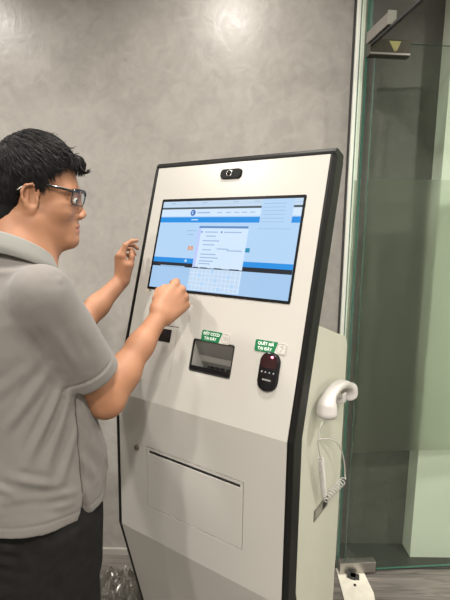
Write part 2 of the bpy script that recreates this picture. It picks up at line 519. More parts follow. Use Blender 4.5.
ZB = .035
prof = [(LU*st_, ZC+LU*ct), (0, ZC), (0, ZC-HM), ((ZC-HM-ZB)*math.tan(CHIN), ZB)]
def offset_profile(pr, d):
    out = []
    for i, (y, z) in enumerate(pr):
        ns = []
        for a, b in ((i-1, i), (i, i+1)):
            if a < 0 or b >= len(pr): continue
            dy, dz = pr[b][0]-pr[a][0], pr[b][1]-pr[a][1]; L = math.hypot(dy, dz)
            ns.append((-dz/L, dy/L))
        if len(ns) == 1: n = ns[0]; s = 1
        else:
            n = (ns[0][0]+ns[1][0], ns[0][1]+ns[1][1]); L = math.hypot(*n); n = (n[0]/L, n[1]/L)
            s = 1/(n[0]*ns[0][0]+n[1]*ns[0][1])
        out.append((y+n[0]*d*s, z+n[1]*d*s))
    return out
sgn = 1 if offset_profile(prof, .01)[1][0] > 0 else -1
back = offset_profile(prof, sgn*.052)
# white front panel
bm = bmesh.new()
loop = [(0, y, z) for y, z in prof]+[(0, y, z) for y, z in back[::-1]]
add_prism(bm, loop, (0, 0, 0), (-WK, 0, 0))
front = bm_obj('front_panel', bm, M_PANEL, kiosk)
def cutter(poly, x0, x1):
    bm = bmesh.new(); add_prism(bm, poly, (x0, 0, 0), (x1, 0, 0)); o = bm_obj('cutter', bm, None, kiosk); return o
cuts = []
# wedge recess of the document scanner
wv0, wv1, wu0, wu1, wd = .1175, .207, -.3275, -.1895, .075
wedge = [kp(0, wv1-.002, .02), kp(0, wv1, 0), kp(0, wv0+.006, -.0518), kp(0, wv0-.0, -.0518), kp(0, wv0, .02)]
cuts.append(cutter([kp(0, wv1, .02), kp(0, wv1, 0), kp(0, wv0+.001, -.075), kp(0, wv0, -.075), kp(0, wv0, .02)], wu0, wu1))
# grooves round the service door, paper slot, card slot
dx0, dx1, dz0, dz1 = -.466, -.1195, ZC-.3425, ZC-.1450
def vbox(x0, x1, z0, z1, d): return cutter([(0, -.01, z0), (0, d, z0), (0, d, z1), (0, -.01, z1)], x0, x1)
cuts.append(vbox(dx0, dx1, dz0, dz1, .006))
cuts.append(cutter([kp(0, .2288, .01), kp(0, .2288, -.012), kp(0, .2312, -.012), kp(0, .2312, .01)], -.533, -.389))
boolean_cut(front, cuts)

# service door with its paper slot
bm = bmesh.new()
g = .0022
add_box(bm, (dx0+g, .0005, dz0+g), (dx1-g, .0055, ZC-.1655), bevel=.0005)
add_box(bm, (dx0+g, .0005, ZC-.1560), (dx1-g, .0055, dz1-g), bevel=.0005)
add_box(bm, (dx0+g, .0005, ZC-.1655), (-.457, .0055, ZC-.1560))
add_box(bm, (-.131, .0005, ZC-.1655), (dx1-g, .0055, ZC-.1560))
sd = bm_obj('service_door', bm, M_PANEL, kiosk)
box_obj('paper_slot', (-.457, .0035, ZC-.1655), (-.131, .0058, ZC-.1560), M_MATTE, sd)

# black rim all round the slab
bk = offset_profile(prof, sgn*.0585)
def rim_strip(bm, x_in, x_out):
    s = 1 if x_out > x_in else -1
    w = abs(x_out-x_in)
    sect = [(0, -.0005), (w*.45, -.0015), (w*.62, .0015 if s > 0 else -.0015), (w*.94, .006 if s > 0 else .0002), (w, .010 if s > 0 else .003), (w, .0535), (w*.85, .0585), (0, .0585)]
    rings = []
    for k in range(4):
        ring = []
        for (dx, dn) in sect:
            pr = offset_profile(prof, sgn*dn)[k]
            ring.append(bm.verts.new((x_in+s*dx, pr[0], pr[1])))
        rings.append(ring)
    n = len(sect)
    for a, b in zip(rings[:-1], rings[1:]):
        for i in range(n):
            bm.faces.new((a[i], a[(i+1) % n], b[(i+1) % n], b[i]))
    bm.faces.new(rings[0]); bm.faces.new(rings[-1][::-1])
bm = bmesh.new()
rim_strip(bm, 0, .0155); rim_strip(bm, -WK, -WK-.0145)
sect = [(LU, .0005), (LU+.008, .0015), (LU+.012, -.0015), (LU+.0185, -.006), (LU+.020, -.012), (LU+.020, -.052), (LU+.017, -.0585), (LU, -.0585)]
add_prism(bm, [kp(0, v, n) for v, n in sect], (.0125, 0, 0), (-WK-.0115, 0, 0))
rim = bm_obj('black_rim', bm, M_RIM, kiosk)
bv = rim.modifiers.new('round', 'BEVEL'); bv.width = .0012; bv.segments = 2; bv.limit_method = 'ANGLE'

# rear housing
bm = bmesh.new()
hp = [(.20, .02), (.056, ZC-HM-.02), (.050, ZC), (.050+.25*math.tan(TILT), ZC+.25), (.16, ZC+.262), (.305, ZC+.214)]
for k in range(1, 7):
    a = math.radians(72-72*k/6); hp.append((.345+.05*math.cos(a)*.95, ZC+.152+.05*math.sin(a)*1.0))
hp += [(.393, .02)]
add_prism(bm, [(0, y, z) for y, z in hp], (.004, 0, 0), (-WK+.002, 0, 0))
house = bm_obj('housing', bm, M_HOUSE, kiosk)
boolean_cut(house, [cutter([kp(0, wv1, .02), kp(0, wv1, 0), kp(0, wv0+.001, -.076), kp(0, wv0-.001, -.076), kp(0, wv0-.001, .02)], wu0-.001, wu1+.001)])
bv = house.modifiers.new('round', 'BEVEL'); bv.width = .004; bv.segments = 2; bv.limit_method = 'ANGLE'; bv.angle_limit = math.radians(40)
box_obj('base_plinth', (-WK+.01, .15, 0), (-.005, .39, .04), M_MATTE, kiosk, bevel=.003)

# webcam
M_CAM = mat('satin_black', (.005, .005, .005), .45, spec=.12)
bm = bmesh.new()
rr = rounded_rect(.074, .030, .011)
top = [MU(-.294, .691, .006) @ Vector((x*.94, y*.9, 0)) for x, y in rr]; bot = [MU(-.294, .691, -.002) @ Vector((x, y, 0)) for x, y in rr]
A = [bm.verts.new(q) for q in top]; Bq = [bm.verts.new(q) for q in bot]
bm.faces.new(A); bm.faces.new(Bq[::-1])
for i in range(len(A)): bm.faces.new((A[i], A[i-1], Bq[i-1], Bq[i]))
wc = bm_obj('webcam', bm, M_CAM, kiosk)
bm = bmesh.new()
add_tube(bm, [MU(-.297, .691, .008) @ Vector((.0085*math.cos(2*math.pi*k/20), .0085*math.sin(2*math.pi*k/20), 0)) for k in range(20)], .0013, 6, 0, closed=True)
bmesh.ops.create_uvsphere(bm, u_segments=16, v_segments=8, radius=.0075, matrix=MU(-.297, .691, .005) @ Matrix.Diagonal((1, 1, .6, 1)))
for f in bm.faces:
    f.smooth = True
    if len(f.verts) and max((v.co-MU(-.297, .691, .005).translation).length for v in f.verts) < .0077: f.material_index = 1
bm_obj('webcam_lens', bm, [M_CHROME, M_BLACK], wc)

# display
bm = bmesh.new()
SB = (-.5398, -.0478, .3338, .6212)
def plate(bm, u0, u1, v0, v1, n0, n1, mi=0, r=0.):
    w, h = u1-u0, v1-v0
    pts = rounded_rect(w, h, r, 4) if r else [(w/2, h/2), (-w/2, h/2), (-w/2, -h/2), (w/2, -h/2)]
    c = ((u0+u1)/2, (v0+v1)/2)
    A = [bm.verts.new(kp(c[0]+x, c[1]+y, n1)) for x, y in pts]; Bv = [bm.verts.new(kp(c[0]+x, c[1]+y, n0)) for x, y in pts]
    fs = [bm.faces.new(A), bm.faces.new(Bv[::-1])]+[bm.faces.new((A[i], A[i-1], Bv[i-1], Bv[i])) for i in range(len(A))]
    for f in fs: f.material_index = mi
plate(bm, *SB, -.003, .0015, r=.004)
disp = bm_obj('display', bm, M_BLACK, kiosk)
SC = 1.12
ui_mats = [emission_mat('screen_'+n, srgb(*c), SC) for n, c in (
    ('pale_blue', (176, 208, 240)), ('white', (206, 226, 248)), ('sky_blue', (28, 140, 222)), ('grey_line', (66, 78, 84)), ('desk_blue', (160, 196, 232)),
    ('slate_blue', (92, 136, 190)), ('near_black', (26, 32, 44)), ('text_grey', (150, 178, 212)), ('orange', (214, 160, 130)), ('teal', (30, 140, 175)),
    ('lavender', (186, 200, 246)), ('logo_blue', (40, 96, 178)), ('bar_white', (190, 212, 234)))]
(PB, WH, SK, GL, DB, SL, NB, TX, OR, TE, LV, LB, BW) = range(13)
bm = bmesh.new()
lay = [0]
def R(u0, u1, v0, v1, mi, lev=None):
    lay[0] = lay[0]+1 if lev is None else lev
    n = .0018+.00003*lay[0]
    f = bm.faces.new([bm.verts.new(kp(u, v, n)) for u, v in ((u0, v0), (u1, v0), (u1, v1), (u0, v1))]); f.material_index = mi
def disc(u, v, r, mi):
    lay[0] += 1; n = .0018+.00003*lay[0]
    f = bm.faces.new([bm.verts.new(kp(u+r*math.cos(a), v+r*math.sin(a), n)) for a in [2*math.pi*k/18 for k in range(18)]]); f.material_index = mi
U0, U1, V0, V1 = -.532, -.0545, .3415, .6125
R(U0, U1, V0, V1, DB)
R(U0, U1, .409, V1, PB); R(U0, U1, .594, V1, BW); R(U0, U1, .5875, .5935, GL); R(U0, U1, .602, .6028, TX)
R(U0, U1, .5655, .5875, WH)
for u in (-.50, -.44, -.38, -.27, -.2): R(u, u+.018, .606, .608, TX)
disc(-.408, .576, .0095, LB); disc(-.408, .576, .005, PB); disc(-.406, .576, .003, LB)
R(-.392, -.345, .574, .578, TX)
for u in (-.32, -.29, -.262, -.236, -.21): R(u, u+.018, .5745, .577, TX)
R(U0, U1, .546, .5625, SK); R(-.41, -.385, .553, .556, WH)
R(U0, U1, .4215, .4365, SK); R(U0, U1, .409, .4215, NB); disc(-.405, .429, .004, WH); R(-.50, -.405, .4095, .412, DB)
R(-.42, -.385, .520, .522, TX); R(-.415, -.39, .508, .510, TX)
R(-.405, -.385, .462, .474, OR); R(-.396, -.393, .466, .470, WH)
# dialog window
R(-.3765, -.2045, .411, .536, WH); R(-.3765, -.366, .411, .53, LV); R(-.375, -.2055, .529, .5355, SL)
for v, a, b in ((.516, -.352, -.305), (.516, -.285, -.225), (.504, -.345, -.31), (.49, -.355, -.32), (.490, -.345, -.295), (.478, -.352, -.31), (.467, -.30, -.26), (.463, -.35, -.32), (.463, -.265, -.215), (.45, -.355, -.30), (.44, -.355, -.29), (.43, -.355, -.305), (.422, -.355, -.315)):
    R(a, b, v, v+.003, TX)
disc(-.362, .5175, .003, SL); disc(-.292, .5175, .003, SL)
for a, b in ((-.372, -.355), (-.346, -.322), (-.298, -.272), (-.246, -.214)): R(a, b, .4095, .4125, NB)
R(-.204, -.19, .462, .474, TE)
# menu popup on the right
R(-.174, -.0785, .529, .6115, PB)
for v in (.598, .588, .578, .568, .557, .547): R(-.168, -.10, v, v+.0016, TX)
R(-.174, -.0785, .5285, .5297, TX)
# on-screen keyboard
R(-.381, -.204, .3445, .4085, WH)
for r_ in range(5):
    for c_ in range(12):
        R(-.3785+c_*.0145, -.3785+c_*.0145+.0125, .3465+r_*.0124, .3465+r_*.0124+.0105, BW if (r_*5+c_*3) % 7 else PB, lev=130)
bm_obj('touch_screen', bm, ui_mats, disp)
bm = bmesh.new(); plate(bm, -.545, -.533, .3255, .3315, 0, .0006, 0); plate(bm, -.5285, -.525, .327, .331, 0, .0008, 1)
bm_obj('rating_label', bm, [mat('cream_label', (.6, .52, .36), .5), M_MATTE], kiosk)

# scanner recess lining
bm = bmesh.new()
e = .0006
c1 = [kp(wu0+e, wv1-e, -.0005), kp(wu1-e, wv1-e, -.0005)]
c2 = [kp(wu0+e, wv0+.001+e, -.0745), kp(wu1-e, wv0+.001+e, -.0745)]
c3 = [kp(wu0+e, wv0+e, -.0005), kp(wu1-e, wv0+e, -.0005)]
vA = [bm.verts.new(q) for q in c1+c2+c3]
bm.faces.new((vA[0], vA[1], vA[3], vA[2])).material_index = 0
bm.faces.new((vA[0], vA[2], vA[4])).material_index = 1
bm.faces.new((vA[1], vA[5], vA[3])).material_index = 0
bm.faces.new((vA[2], vA[3], vA[5], vA[4])).material_index = 2
rec = bm_obj('scanner_recess', bm, [mat('grey_recess', (.20, .195, .18), .3), mat('lit_recess_side', (.42, .41, .38), .35), M_BLACK], kiosk)  # left side is a paler copy of the grey: light on it is coloured in
bm = bmesh.new()
ow, oh = wu1-wu0, wv1-wv0
ro = rounded_rect(ow+.002, oh+.002, .008, 5); ri = rounded_rect(ow-.005, oh-.005, .006, 5)
cu_, cv_ = (wu0+wu1)/2, (wv0+wv1)/2
vo = [bm.verts.new(kp(cu_+x, cv_+y, .0012)) for x, y in ro]; vi = [bm.verts.new(kp(cu_+x, cv_+y, .0012)) for x, y in ri]
vo2 = [bm.verts.new(kp(cu_+x, cv_+y, 0)) for x, y in ro]; vi2 = [bm.verts.new(kp(cu_+x, cv_+y, -.004)) for x, y in ri]
for i in range(len(vo)):
    bm.faces.new((vo[i-1], vo[i], vi[i], vi[i-1])); bm.faces.new((vo[i-1], vo2[i-1], vo2[i], vo[i])); bm.faces.new((vi[i-1], vi[i], vi2[i], vi2[i-1]))
bm_obj('recess_bezel', bm, M_MATTE, rec)
bm = bmesh.new(); plate(bm, wu0+.003, wu1-.003, wv0+.002, wv0+.015, -.008, -.001, 0)
bm_obj('scanner_glass', bm, M_BLACK, rec)
bm = bmesh.new()
for u in (-.29, -.27, -.25, -.225, -.205):
    q = kp(u, wv0+.012, -.050); add_box(bm, (q.x-.007, q.y-.004, q.z-.004), (q.x+.007, q.y+.004, q.z+.006))
bm_obj('scanner_roller', bm, M_MATTE, rec)

# instruction stickers
M_GREEN = mat('green_print', srgb(20, 108, 66), .35)
M_STW = mat('sticker_white', (.50, .485, .44), .35)
M_TXT = mat('white_print', (.85, .9, .85), .4)
M_LINE = mat('grey_print', (.33, .31, .28), .5)
def sticker(name, u0, u1, v0, v1, l1, l2, kind):
    bm = bmesh.new()
    plate(bm, u0, u1, v0, v1, 0, .0016, 1, r=.006)
    w, h = u1-u0, v1-v0; n = .0019
    rr = rounded_rect(w, h, .005, 4)
    left = [(x, y) for x, y in rr if x < 0]
    poly = [(u0+w*.63-w/2-u0, -h/2), (u0+w*.72-w/2-u0, h/2)]+left
    cc = ((u0+u1)/2, (v0+v1)/2)
    f = bm.faces.new([bm.verts.new(kp(cc[0]+x, cc[1]+y, n)) for x, y in poly]); f.material_index = 0
    text_mesh(bm, l1, h*.36, MU(u0+w*.345, v0+h*.70, n+.0002), 2, bold=.00025)
    text_mesh(bm, l2, h*.36, MU(u0+w*.325, v0+h*.27, n+.0002), 2, bold=.00025)
    # little pictogram in a rounded outline
    c = (u0+w*.845, v0+h*.5)
    add_tube(bm, [kp(c[0]+x, c[1]+y, n) for x, y in rounded_rect(h*.82, h*.82, h*.25)], .0007, 4, 3, closed=True)
    if kind == 'card':
        add_tube(bm, [kp(c[0]+x, c[1]+y, n) for x, y in rounded_rect(h*.5, h*.34, h*.05)], .0005, 4, 3, closed=True)
        add_tube(bm, [kp(c[0]-h*.05+x, c[1]+y, n) for x, y in rounded_rect(h*.14, h*.14, h*.06)], .0005, 4, 3, closed=True)
        add_tube(bm, [kp(c[0]+h*.08, c[1], n), kp(c[0]+h*.2, c[1], n)], .0005, 4, 3)
    else:
        for x, y in ((-.12, .10), (.0, .14), (.03, .02)):
            plate(bm, c[0]+x*h, c[0]+x*h+h*.13, c[1]+y*h, c[1]+y*h+h*.12, 0, n, 3)
        add_tube(bm, [kp(c[0]+h*.2, c[1]+h*.1, n), kp(c[0]-h*.1, c[1]-h*.28, n)], .0005, 4, 3)
    o = bm_obj(name, bm, [M_GREEN, M_STW, M_TXT, M_LINE], kiosk); return o
s1 = sticker('instruction_sticker', -.3025, -.2065, .2055, .2355, '\u0110\u1eb6T CCCD', 'T\u1ea0I \u0110\u00c2Y', 'card'); s1['label'] = 'green and white sticker over the scanner recess'
s2 = sticker('instruction_sticker', -.1285, -.0375, .2045, .2345, 'QU\u00c9T M\u00c3', 'T\u1ea0I \u0110\u00c2Y', 'code'); s2['label'] = 'green and white sticker over the code scanner'

# code scanner
bm = bmesh.new()
rr = rounded_rect(.057, .100, .026, 8)
cs = (-.0765, .1575)
lay_ = [(1.0, -.002), (1.0, .004), (.94, .0075), (.84, .009)]
rings = [[bm.verts.new(kp(cs[0]+x*s, cs[1]+y*(1-(1-s)*.57), n)) for x, y in rr] for s, n in lay_]
for a, b in zip(rings[:-1], rings[1:]):
    for i in range(len(a)): bm.faces.new((a[i-1], a[i], b[i], b[i-1]))
bm.faces.new(rings[-1]); bm.faces.new(rings[0][::-1])
qs = bm_obj('code_scanner', bm, M_BLACK, kiosk, auto=True)
bm = bmesh.new(); plate(bm, -.1, -.054, .166, .199, .0089, .0095, 0, r=.010)
sw = bm_obj('scan_window', bm, mat('red_glow_window', (.016, .003, .004), .12, coat=.4, emit=(.25, .005, .012), estr=.035), qs)  # black glass; the scan light's red glow is put into colour and emission
bm = bmesh.new(); bmesh.ops.create_uvsphere(bm, u_segments=12, v_segments=8, radius=.0028, matrix=MU(-.0695, .1950, .0098) @ Matrix.Diagonal((1.3, 1, .5, 1)))
bm_obj('scan_light', bm, emission_mat('red_glow', (1., .10, .16), 14.), qs)
bm = bmesh.new()
for u in (-.093, -.0825, -.071, -.0595):
    plate(bm, u-.0018, u+.0018, .154, .1575, .009, .0094, 0)
for k in range(7):
    plate(bm, -.088+k*.0034, -.088+k*.0034+.0024, .1345, .1385, .009, .0094, 0)
bm_obj('scanner_lettering', bm, mat('pale_print', (.32, .33, .33), .5), qs)

# card reader panel on the left
bm = bmesh.new()
plate(bm, -.528, -.3925, .0545, .2245, -.002, .0009, 0, r=.003)
cp_ = bm_obj('card_panel', bm, M_PANEL, kiosk)
bm = bmesh.new(); plate(bm, -.5, -.4125, .1815, .2195, .0005, .0020, 0, r=.002)
bm_obj('card_reader_window', bm, M_BLACK, cp_)
bm = bmesh.new()
add_tube(bm, [kp(-.431+x, .163+y, .0011) for x, y in rounded_rect(.024, .026, .005)], .0005, 4, 0, closed=True)
add_tube(bm, [kp(-.431+x, .167+y, .0011) for x, y in rounded_rect(.013, .008, .002)], .0005, 4, 0, closed=True)
add_tube(bm, [kp(-.431+x, .157+y, .0011) for x, y in rounded_rect(.011, .006, .0025)], .0005, 4, 0, closed=True)
bm_obj('card_symbol', bm, M_LINE, cp_)
bm = bmesh.new(); plate(bm, -.533, -.389, .2286, .2314, -.011, -.0015, 0)
bm_obj('card_slot', bm, M_MATTE, kiosk)

# lock
bm = bmesh.new(); bmesh.ops.create_cone(bm, cap_ends=True, segments=20, radius1=.009, radius2=.0085, depth=.006, matrix=MV(-.506, ZC-.160, -.003))
lk = bm_obj('lock', bm, mat('dull_nickel', (.30, .28, .25), .35, metal=1), kiosk, auto=True)
bm = bmesh.new(); add_box(bm, (-.507, -.0065, ZC-.165), (-.505, -.0058, ZC-.155)); bm_obj('keyhole', bm, M_MATTE, lk)

# connector plate and handset cradle on the right side
bm = bmesh.new(); add_box(bm, (.002, .1835, ZC-.3145), (.0065, .2865, ZC-.2795), bevel=.0008)
cpl = bm_obj('connector_plate', bm, mat('grey_metal_plate', (.15, .145, .12), .5, metal=.2, var=.06), kiosk)
bm = bmesh.new(); add_box(bm, (.0060, .193, ZC-.3085), (.0072, .240, ZC-.2855), 0); add_box(bm, (.0060, .247, ZC-.3065), (.0074, .268, ZC-.288), 1); add_box(bm, (.0060, .272, ZC-.304), (.0074, .281, ZC-.291), 1)
bm_obj('connector_port', bm, [mat('pale_plate', (.26, .25, .21), .5), M_MATTE], cpl)
bm = bmesh.new()
add_box(bm, (.002, .235, ZC+.005), (.028, .285, ZC+.054), bevel=.005)
add_box(bm, (.024, .246, ZC+.028), (.050, .274, ZC+.038), bevel=.003)
add_box(bm, (.044, .246, ZC+.028), (.050, .274, ZC+.056), bevel=.002)
M_IVORY = mat('white_plastic', (.52, .495, .475), .35, coat=.2)
bm_obj('handset_cradle', bm, M_IVORY, kiosk)

# ------------------------------------------------------------------ handset hanging on the cradle
KM = Matrix(((KA.x, KB.x, 0, KO.x), (KA.y, KB.y, 0, KO.y), (0, 0, 1, 0), (0, 0, 0, 1)))
hs = empty('telephone_handset', KM @ Vector((.036, .26, ZC+.06)), YAW)
tag(hs, 'white corded telephone handset hung on the right side of the kiosk', 'telephone')
HO = Vector((.036, .26, ZC+.06))
def hl(off, y, z): return np.array((off-HO.x, y-HO.y, z-HO.z+ZC))
I3 = np.eye(3)
pr = []
arc = catmull([hl(.036, .152, .056), hl(.036, .180, .074), hl(.036, .225, .082), hl(.036, .280, .076), hl(.036, .325, .056), hl(.036, .342, .046)], 6)
for a, b in zip(arc[:-1], arc[1:]):
    pr.append(RC(a+np.array((.006, 0, 0)), b+np.array((.006, 0, 0)), .0100, .0100, .006)); pr.append(RC(a-np.array((.006, 0, 0)), b-np.array((.006, 0, 0)), .0100, .0100, .006))
def cup(c, ax, r, hgt):
    ax = np.array(ax, float); ax /= np.linalg.norm(ax)
    x = np.cross(ax, (1, 0, 0)); x /= np.linalg.norm(x); y = np.cross(ax, x)
    return EL(c, np.stack([x, y, ax]), (r, r, hgt), .014)
pr.append(cup(hl(.036, .162, .042), (0, .18, 1), .027, .026)); pr.append(cup(hl(.036, .160, .026), (0, .18, 1), .026, .012))
pr.append(cup(hl(.036, .342, .040), (0, -.35, 1), .022, .020)); pr.append(cup(hl(.036, .338, .024), (0, -.35, 1), .023, .010))
V, Q = surface(pr, .0025, 2)
quad_mesh('handset_body', V, Q, M_IVORY, hs)
def helix(a, b, r, turns, n=12):
    a, b = Vector(a), Vector(b); t = (b-a).normalized(); s = t.orthogonal().normalized(); w = t.cross(s)
    N = int(turns*n)
    return [a+(b-a)*(i/N)+(s*math.cos(2*math.pi*i/n)+w*math.sin(2*math.pi*i/n))*r for i in range(N+1)]
bm = bmesh.new()
path = catmull([hl(.034, .140, .012), hl(.030, .131, -.010), hl(.028, .130, -.045), hl(.026, .150, -.085), hl(.026, .158, -.100)], 6)
path = [Vector(q) for q in path]
path += helix(hl(.026, .160, -.104), hl(.020, .214, -.240), .0065, 24)
path += [Vector(hl(.018, .220, -.256))]
path += helix(hl(.018, .228, -.262), hl(.030, .352, -.258), .0095, 9)
path += [Vector(q) for q in catmull([hl(.030, .362, -.245), hl(.030, .352, -.205), hl(.030, .326, -.158), hl(.028, .285, -.110), hl(.020, .235, -.078), hl(.004, .190, -.066)], 6)]
add_tube(bm, path, .0019, 6)
bm_obj('coiled_cord', bm, M_IVORY, hs)

# ------------------------------------------------------------------ crumpled plastic wrap on the floor
bm = bmesh.new()
nx, ny = 56, 56
grid = []
for i in range(nx):
    row = []
    for j in range(ny):
        x, y = (i/(nx-1)-.5), (j/(ny-1)-.5); r_ = math.hypot(x, y)*2
        f = max(0., 1-r_**2.2)
        v = Vector((x*7, y*7, 1.3))
        a = mnoise.multi_fractal(v*1.0, .7, 2., 4); b_ = abs(mnoise.noise(v*1.9)); c_ = abs(mnoise.noise(v*.8+Vector((4, 2, 8))))
        z = .006+f*(.05+.085*(1-b_*2.4)+.065*(1-2*c_))*(.7+.2*a)
        px, py = x*.34+.012*mnoise.noise(v*2), y*.36+.012*mnoise.noise(v*2+Vector((9, 9, 9)))
        row.append(bm.verts.new((px, py, max(.003, z))))
    grid.append(row)
for i in range(nx-1):
    for j in range(ny-1):
        if ((i-nx/2+.5)/(nx/2))**2+((j-ny/2+.5)/(ny/2))**2 < .96+.1*mnoise.noise(Vector((i*.2, j*.2, 0))):
            bm.faces.new((grid[i][j], grid[i+1][j], grid[i+1][j+1], grid[i][j+1]))
for v in [v for v in bm.verts if not v.link_faces]: bm.verts.remove(v)
m, nt, p_, o_ = new_mat('clear_film'); nt.nodes.remove(p_)
tr = nt.nodes.new('ShaderNodeBsdfTransparent'); tr.inputs['Color'].default_value = (.80, .80, .78, 1)
gl = nt.nodes.new('ShaderNodeBsdfGlossy'); gl.inputs['Roughness'].default_value = .22; gl.inputs['Color'].default_value = (.95, .94, .92, 1)
mx = nt.nodes.new('ShaderNodeMixShader'); mx.inputs[0].default_value = .45
nt.links.new(tr.outputs[0], mx.inputs[1]); nt.links.new(gl.outputs[0], mx.inputs[2]); nt.links.new(mx.outputs[0], o_.inputs['Surface'])
wrap = bm_obj('plastic_wrap', bm, m, None, smooth=False); wrap.location = (-.40, 1.575, 0)
tag(wrap, 'crumpled clear plastic wrap lying on the floor left of the kiosk', 'plastic wrap')

#PERSON_BEGIN
# ------------------------------------------------------------------ person
def unit(v): v = np.array(v, float); return v/np.linalg.norm(v)
PSI = math.radians(44)
PF = np.array((math.cos(PSI), math.sin(PSI), 0)); PL = np.array((-math.sin(PSI), math.cos(PSI), 0)); UP = np.array((0, 0, 1.))
NECK = np.array((-.458, .998, 1.440)); G = np.array((-.468, 1.012, 0.))
BR = np.stack([PF, PL, UP])                      # rows: forward, left, up
def bl(f, l, z): return G+PF*f+PL*l+UP*z         # body-local point

S_R = np.array((-.3622, .9042, 1.350)); E_R = np.array((-.2790, 1.0216, 1.102)); W_R = np.array((-.1665, 1.1603, 1.2818))
S_L = NECK+PL*.165-UP*.085+PF*.005
W_L = np.array((-.3227, 1.3919, 1.3404))
def elbow(S, W, la, lb, pole):
    d = np.linalg.norm(W-S); u = (W-S)/d; a = (la*la-lb*lb+d*d)/(2*d); h = math.sqrt(max(la*la-a*a, 1e-6))
    p = np.array(pole, float); p = p-u*(p@u); p /= np.linalg.norm(p); return S+u*a+p*h
E_L = np.array((-.468, 1.236, 1.166))

# head frame
HPSI, HPIT = math.radians(18), math.radians(-5)
hf0 = np.array((math.cos(HPSI), math.sin(HPSI), 0)); HL_ = np.array((-math.sin(HPSI), math.cos(HPSI), 0))
HF = hf0*math.cos(HPIT)+UP*math.sin(HPIT); HU = np.cross(HF, HL_)
HR = np.stack([HF, HL_, HU]); HC_ = np.array((-.4336, 1.0613, 1.559)); HS = np.array((.935, .93, .93))
def hp_(x, y, z): return HC_+(np.array((x, y, z))*HS)@HR
def hE(c, r, k=.012, op='+', R=None):
    return EL(hp_(*c), HR if R is None else R@HR, np.array(r)*(HS if R is None else 1.), k, op)
def hC(a, b, ra, rb, k=.01, op='+'): return RC(hp_(*a), hp_(*b), ra, rb, k, op)
def rot(ax, deg):
    return np.array(Matrix.Rotation(math.radians(deg), 3, ax))

head = [
    hE((-.006, 0, .050), (.094, .075, .092), .02),
    hE((.036, 0, -.012), (.057, .061, .088), .03),
    hC((.0, .056, -.045), (.066, .020, -.088), .020, .017, .03), hC((.0, -.056, -.045), (.066, -.020, -.088), .020, .017, .03),
    hE((.083, 0, -.088), (.018, .024, .017), .02),
    hE((.052, .043, -.020), (.028, .022, .022), .02), hE((.052, -.043, -.020), (.028, .022, .022), .02),
    hC((.068, .045, .031), (.087, .012, .031), .010, .010, .016), hC((.068, -.045, .031), (.087, -.012, .031), .010, .010, .016),
    hE((.078, 0, -.055), (.019, .030, .026), .02),
    hE((.100, .038, .010), (.020, .021, .013), .010, '-'), hE((.100, -.038, .010), (.020, .021, .013), .010, '-'),
    hC((.089, 0, .020), (.1035, 0, -.017), .0075, .0092, .012), hE((.1035, 0, -.020), (.0115, .0105, .0095), .008),
    hE((.100, .0135, -.026), (.010, .0075, .0075), .007), hE((.100, -.0135, -.026), (.010, .0075, .0075), .007),
    hE((.107, .006, -.034), (.005, .003, .003), .003, '-'), hE((.107, -.006, -.034), (.005, .003, .003), .003, '-'),
    hE((.0925, 0, -.0505), (.0095, .022, .0058), .006), hE((.0918, 0, -.0620), (.0095, .019, .0068), .006),
    hC((.101, -.011, -.0560), (.101, .011, -.0560), .0022, .0022, .003, '-'), hC((.101, -.011, -.0560), (.086, -.026, -.0565), .0020, .0014, .003, '-'), hC((.101, .011, -.0560), (.086, .026, -.0565), .0020, .0014, .003, '-'),
    hE((.089, 0, -.076), (.006, .018, .004), .008, '-'),
    # eyelids over the eyeballs
    hE((.0805, .0335, .0125), (.0140, .0165, .0130), .006), hE((.0805, -.0335, .0125), (.0140, .0165, .0130), .006),
    hE((.0935, .0400, .0115), (.0130, .0145, .0052), .003, '-'), hE((.0935, -.0400, .0115), (.0130, .0145, .0052), .003, '-'),
]
for s in (1, -1):
    Re = rot('Y', -14)@np.array(Matrix.Rotation(math.radians(s*22), 3, 'Z'))
    Re = np.stack([unit((.93, s*.26, .26)), unit((-.25, s*.96, -.0)), unit((-.25, -s*.05, .96))])
    q, _ = np.linalg.qr(Re.T); q = q.T*np.sign(np.sum(q.T*Re, axis=1))[:, None]
    head += [hE((-.012, s*.078, .004), (.0175, .0075, .0315), .004, '+', q),
             hE((-.006, s*.0855, .006), (.0105, .0075, .021), .004, '-', q),
             hE((-.006, s*.078, -.023), (.0085, .0065, .0095), .004),
             hE((.005, s*.080, .000), (.004, .005, .006), .004)]
    rim_pts = [(.008, .078, .012), (.006, .082, .026), (-.006, .086, .0345), (-.020, .0885, .030), (-.0275, .0885, .016), (-.026, .087, .000), (-.018, .084, -.016)]
    for a, b in zip(rim_pts[:-1], rim_pts[1:]):
        head.append(hC((a[0], s*a[1], a[2]), (b[0], s*b[1], b[2]), .0032, .0032, .003))
    head.append(hC((-.016, s*.0835, .018), (-.014, s*.083, -.006), .0028, .0025, .004))
nb = NECK+PF*.0
neck = [RC(hp_(-.018, 0, -.030), nb-UP*.02, .055, .058, .03), RC(hp_(.012, 0, -.075), nb+PF*.03-UP*.05, .040, .050, .03),
        RC(nb-UP*.055, S_R, .045, .04, .04), RC(nb-UP*.055, S_L, .045, .04, .04)]
for s in (1, -1):
    neck.append(RC(hp_(-.02, s*.055, -.035), nb+PF*.06-PL*(-s)*.02-UP*.03, .012, .010, .025))

